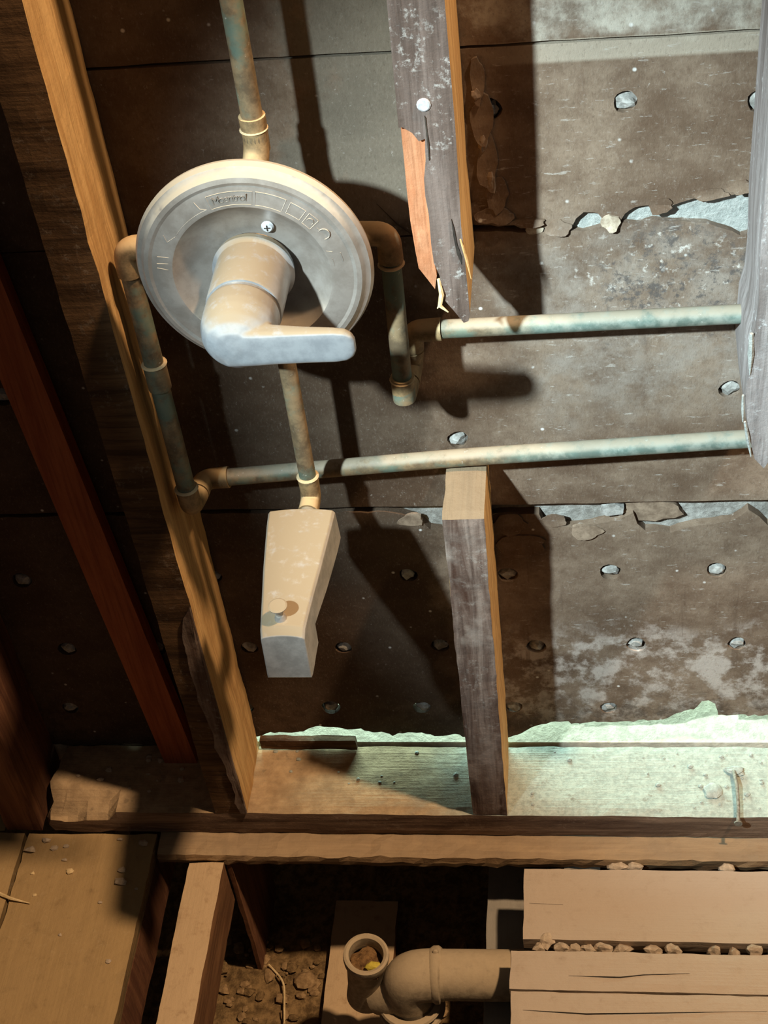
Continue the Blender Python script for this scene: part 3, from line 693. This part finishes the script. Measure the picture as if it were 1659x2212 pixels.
# ------------------------------------------------------------------ copper pipes
def pipe_run(name, pts, label, r_=0.32, rad=0.55, rings=(), couplings=(), elbows=True):
    o = empty(name, pts[-1], label, 'pipe')
    tube('pipe', fillet(pts, rad, 8), r_, 'copper', o, 20)
    if elbows:
        for i in range(1, len(pts) - 1):
            a, b, c = (Vector(q) for q in pts[i - 1:i + 2])
            if (a - b).normalized().dot((c - b).normalized()) < -0.9: continue
            ra = min(0.95, (a - b).length * 0.48); rc = min(0.95, (c - b).length * 0.48)
            e = fillet([b + (a - b).normalized() * ra, b, b + (c - b).normalized() * rc], rad, 8)
            tube('elbow', e, [r_ * 1.24] + [r_ * 1.2] * (len(e) - 2) + [r_ * 1.24], 'fitting', o, 20)
    for c, ax in rings:
        c = Vector(c); ax = Vector(ax)
        tube('solder_ring', [c - ax * 0.05, c, c + ax * 0.05], [r_ * 1.18, r_ * 1.34, r_ * 1.18], 'solder', o, 20)
    for a, b in couplings: tube('coupling', [a, b], r_ * 1.2, 'copper', o, 20)
    return o
Z1 = (0, 0, 1)
pipe_run('copper_riser_pipe', [(5.15, 0.6, 29.5), (5.25, 0.35, 30.7), (5.42, 1.0, 31.75), (5.42, 1.0, 62)], 'copper riser going up from the shower valve past the gray lath', 0.32, 0.5,
         [((5.41, 1.0, 32.28), Z1)], [((5.42, 1, 31.6), (5.42, 1, 32.28))])
pipe_run('copper_supply_pipe', [(5.9, 1.0, 28.62), (8.96, 1.0, 28.55), (8.85, 1.0, 22.1), (8.98, 2.75, 22.1), (9.15, 2.75, 23.6), (20.9, 2.75, 23.85)], 'upper copper supply pipe running behind the splintered stud', 0.32, 0.55,
         [((8.94, 1.0, 27.45), Z1), ((8.86, 1.0, 22.95), Z1)], [((8.86, 1, 22.1), (8.86, 1, 22.95))])
pipe_run('copper_supply_pipe', [(4.3, 1.0, 28.5), (0.66, 1.0, 28.42), (0.66, 1.0, 17.35), (0.8, 2.75, 17.15), (10.45, 2.75, 17.93), (20.5, 2.75, 18.5), (46, 2.75, 19.6)], 'lower copper supply pipe passing over the sawn-off stud', 0.33, 0.5,
         [((0.66, 1.0, 23.9), Z1), ((0.66, 1.0, 18.3), Z1)], [((0.66, 1, 22.9), (0.66, 1, 23.9))])
pipe_run('copper_drop_pipe', [(5.12, 1.0, 27.6), (5.12, 1.0, 17.75), (5.06, -0.62, 17.7)], 'copper pipe dropping from the valve to the tub spout', 0.30, 0.5,
         [((5.12, 1.0, 18.75), Z1)], [((5.12, 1, 18.1), (5.12, 1, 18.75))])

# ------------------------------------------------------------------ tub spout
ts = empty('tub_spout', (5.03, -0.5, 16.2), 'wedge-shaped dusty tub spout with a round diverter knob', 'spout')
def spout():
    cx = 5.04
    st = [(-0.50, 1.10, 18.60, 17.18), (-1.2, 1.06, 18.62, 17.18), (-2.2, 0.98, 18.60, 17.22), (-3.2, 0.90, 18.57, 17.30), (-4.2, 0.80, 18.52, 17.40), (-4.84, 0.74, 18.48, 17.46), (-4.90, 0.735, 18.475, 16.62), (-5.3, 0.70, 18.44, 16.52), (-5.72, 0.66, 18.40, 16.36), (-5.98, 0.64, 18.16, 16.30), (-6.10, 0.62, 16.95, 16.26)]
    K = 8; V = []; Fc = []
    for i, (yy, w_, zt, zb) in enumerate(st):
        row = [(-w_ - 0.13, zb), (-w_ - 0.08, zt - 0.22)]
        for k in range(K + 1):
            s = -1 + 2 * k / K; row.append((s * w_, zt - 0.10 * s * s))
        row += [(w_ + 0.08, zt - 0.22), (w_ + 0.13, zb)]
        if i == len(st) - 1: row = [(x, min(z, 16.3)) if j in (0, K + 4) else (x, 16.27) for j, (x, z) in enumerate(row)]
        for x, z in row: V.append((cx + x, yy, z))
    R = K + 5
    for i in range(len(st) - 1):
        for k in range(R - 1):
            Fc.append([i * R + k, i * R + k + 1, (i + 1) * R + k + 1, (i + 1) * R + k])
        Fc.append([i * R + R - 1, i * R, (i + 1) * R, (i + 1) * R + R - 1])
    Fc.append(list(range(R)))
    o = mesh('body', V, Fc, 'spout', ts)
    bv = o.modifiers.new('bevel', 'BEVEL'); bv.width = 0.03 * S; bv.segments = 2; bv.limit_method = 'ANGLE'; bv.angle_limit = math.radians(24)
    return auto(o, 25)
spout()
lathe('diverter_knob', [(0.0, 0.66), (0.26, 0.66), (0.31, 0.63), (0.30, 0.58), (0.20, 0.48), (0.13, 0.34), (0.12, 0.22), (0.16, 0.16), (0.17, 0.08), (0.2, 0.02), (0.2, -0.1)], (4.97, -5.45, 18.42), (0.0, -0.06, 1), 'spout', ts, 28)

# ------------------------------------------------------------------ drain
dr = empty('drain_pipe', (6.5, -5.4, -10.7), 'dusty tan drain with an open hub and an elbow running under the planks', 'pipe')
DC = Vector((5.32, -4.95, -3.0)); ax = Vector((0.10, -0.04, 1)).normalized()
lathe('hub', [(0.72, -0.75), (0.70, -0.30), (0.74, 0.0), (0.86, 0.08), (0.96, 0.03), (0.98, -0.12), (0.95, -0.42), (0.84, -0.62), (0.82, -2.6), (0.9, -3.6)], DC, ax, 'drain', dr, 40)
lump('residue', DC - ax * 0.75, (0.7, 0.7, 0.28), 'rust', dr, 5, 0.5, 3)
lump('residue', DC + Vector((0.28, -0.30, -0.42)), (0.34, 0.22, 0.16), 'yellow', dr, 6, 0.4, 2)
tube('branch', [(5.5, -5.2, -5.9), (6.1, -5.3, -5.6), (7.0, -5.25, -5.0)], [0.82, 0.95, 1.0], 'drain', dr, 28)
tube('elbow', fillet([(7.0, -5.45, -11.2), (6.95, -5.3, -4.12), (8.5, -5.17, -4.12)], 1.25, 10), 1.10, 'drain', dr, 32)
tube('elbow_collar', [(8.0, -5.2, -4.12), (8.15, -5.19, -4.12), (8.35, -5.18, -4.12), (8.45, -5.18, -4.12)], [1.1, 1.2, 1.2, 1.1], 'drain', dr, 32)
tube('arm', [(8.2, -5.18, -4.12), (17, -5.1, -4.05)], 1.06, 'drain', dr, 32)
lump('cast_nub', (8.25, -4.75, -3.02), (0.14, 0.12, 0.16), 'drain', dr, 3, 0.2, 2)
lathe('collar_ring', [(1.1, -0.12), (1.36, -0.1), (1.42, 0.0), (1.36, 0.1), (1.1, 0.12)], (7.0, -5.45, -5.75), (0, 0.05, 1), 'drain', dr, 36)
lathe('collar_ring', [(1.1, -0.12), (1.40, -0.1), (1.46, 0.0), (1.40, 0.1), (1.1, 0.12)], (7.0, -5.45, -6.35), (0, 0.05, 1), 'drain', dr, 36)

# ------------------------------------------------------------------ debris
def chunk(name, c, s, mat, label, cat, group, seed, rough=0.45, sub=2):
    o = lump(name, c, s, mat, None, seed, rough, sub); return tag(o, label, cat, group)
rn = random.Random(12)
nl = empty('nail', (20.93, 1.4, 0.0), 'long bent nail sticking up from the dusty sole plate', 'nail')
tube('shank', [(20.9, 2.5, -0.1), (20.9, 2.2, 0.25), (20.95, 1.3, 0.4), (20.92, 0.3, 0.32), (20.85, -0.45, 0.28)], 0.075, 'rust_nail', nl, 10)
lathe('head', [(0, -0.03), (0.17, -0.03), (0.17, 0.03), (0, 0.03)], (20.85, -0.48, 0.28), (-0.06, -1, -0.04), 'rust_nail', nl, 14)
chunk('plaster_disc', (19.97, 1.3, 0.10), (0.36, 0.40, 0.10), 'chunk_pale', 'flat round plaster button on the sole plate beside the bent nail', 'plaster', None, 3, 0.25, 3)
chunk('plaster_chunk', (21.0, 2.35, 0.10), (0.45, 0.25, 0.13), 'chunk_pale', 'pale plaster chunk under the shank of the bent nail', 'plaster', None, 4, 0.5, 3)
for i in range(46):
    x = rn.choice((rn.uniform(12, 24), rn.uniform(19, 24), rn.uniform(0.3, 9.2))); yy = rn.uniform(0.4, 3.6) if x > 10 else rn.uniform(1.6, 3.6); s = rn.uniform(0.05, 0.13)
    if abs(x - 10.5) < 0.9: continue
    chunk('plaster_crumb', (x, yy, s * 0.4 - 0.02), (s, s * rn.uniform(.7, 1.2), s * 0.6), 'chunk_pale', 'small pale plaster crumb on top of the sole plate', 'crumb', 'crumbs on the sole plate', 50 + i, 0.4, 1)
for i in range(14):
    x = rn.uniform(-9.0, -2.0); yy = rn.uniform(1.0, 3.2); s = rn.uniform(0.07, 0.2)
    chunk('rubble_bit', (x, yy, s * 0.35 - 0.02), (s, s * rn.uniform(.6, 1.2), s * 0.55), 'chunk', 'dusty rubble bit on the sole plate left of the full height stud', 'rubble', 'rubble on the plate end', 120 + i, 0.4, 1)
# chunks jammed in the gap between the planks
for i, (x, sx) in enumerate(((12.6, .3), (13.5, .32), (14.05, .3), (14.6, .35), (15.2, .4), (16.0, .42), (17.2, .36), (18.0, .3), (19.6, .28), (20.4, .22), (21.2, .32), (21.9, .2))):
    chunk('plaster_chunk', (x, -5.22, -1.78 + 0.1 * math.sin(i * 2)), (sx, 0.22, 0.26), 'chunk', 'plaster chunk jammed in the gap between the floor planks', 'plaster', 'chunks in the plank gap', 150 + i, 0.5, 2)
for i, (x, sx) in enumerate(((15.9, .45), (16.6, .35), (20.4, .36))):
    chunk('plaster_chunk', (x, -1.42, -1.62), (sx, 0.20, 0.2), 'chunk', 'dusty lump in the gap between the ledge and the first plank', 'plaster', 'lumps by the ledge', 170 + i, 0.4, 2)
chunk('plaster_flake', (12.95, -4.9, -1.62), (0.3, 0.42, 0.16), 'chunk', 'broken flake hanging over the corner of the first plank', 'plaster', None, 181, 0.5, 2)
# rubble in the pit
for i in range(95):
    x = rn.uniform(-3.2, 2.0) if i % 5 else rn.uniform(7.2, 10); yy = rn.uniform(-5.5, 0.6); s = rn.uniform(0.08, 0.36)
    chunk('rubble_piece', (x, yy, -11.4 + s * 0.3), (s, s * rn.uniform(.5, 1.3), s * 0.5), rn.choice(('rubble', 'dirt', 'rubble')), 'dusty rubble piece on the ground in the floor opening', 'rubble', 'rubble in the pit', 200 + i, 0.5, 1)
chunk('plaster_chunk', (1.2, -1.6, -11.2), (0.55, 0.5, 0.22), 'rubble', 'large flat plaster chunk on the pit rubble beside the loose board', 'plaster', None, 301, 0.35, 2)
w1 = tube('wire', fillet([(-0.7, -0.9, -11.1), (0.2, -1.8, -11.05), (0.5, -4.0, -11.0)], 0.5), 0.05, 'splinter', None, 6, True, (-0.3, -1.6, -11.2))
tag(w1, 'thin pale wire lying on the pit rubble', 'wire')
# bits on the left boards
for i, (x, yy, s) in enumerate(((-8.3, -1.5, .14), (-7.9, -2.1, .2), (-8.9, -0.9, .2), (-8.4, -0.8, .15), (-9.6, -2.2, .12), (-5.6, -2.0, .22), (-5.5, -2.6, .28), (-4.9, -0.6, .25), (-6.0, -0.4, .16), (-9.2, -3.3, .12), (-7.6, -5.2, .1), (-5.2, -6.4, .14), (-4.75, -2.9, .1), (-6.2, -3.6, .12), (-10.0, -1.0, .3), (-9.4, -0.5, .25))):
    chunk('wood_chip', (x, yy, -1.5 + s * 0.25), (s, s * rn.uniform(.5, .9), s * 0.45), 'splinter' if i in (1, 4, 9) else 'chunk', 'small chip or crumb on the dirty floor boards', 'chip', 'chips on the floor boards', 330 + i, 0.45, 1)
sp = tube('splinter', [(-11.6, -3.0, -1.38), (-10.2, -3.55, -1.38), (-9.3, -3.75, -1.42)], [0.1, 0.07, 0.02], 'splinter', None, 6, True, (-10.2, -3.5, -1.48))
tag(sp, 'long pale wood splinter lying across the floor board gap', 'splinter')
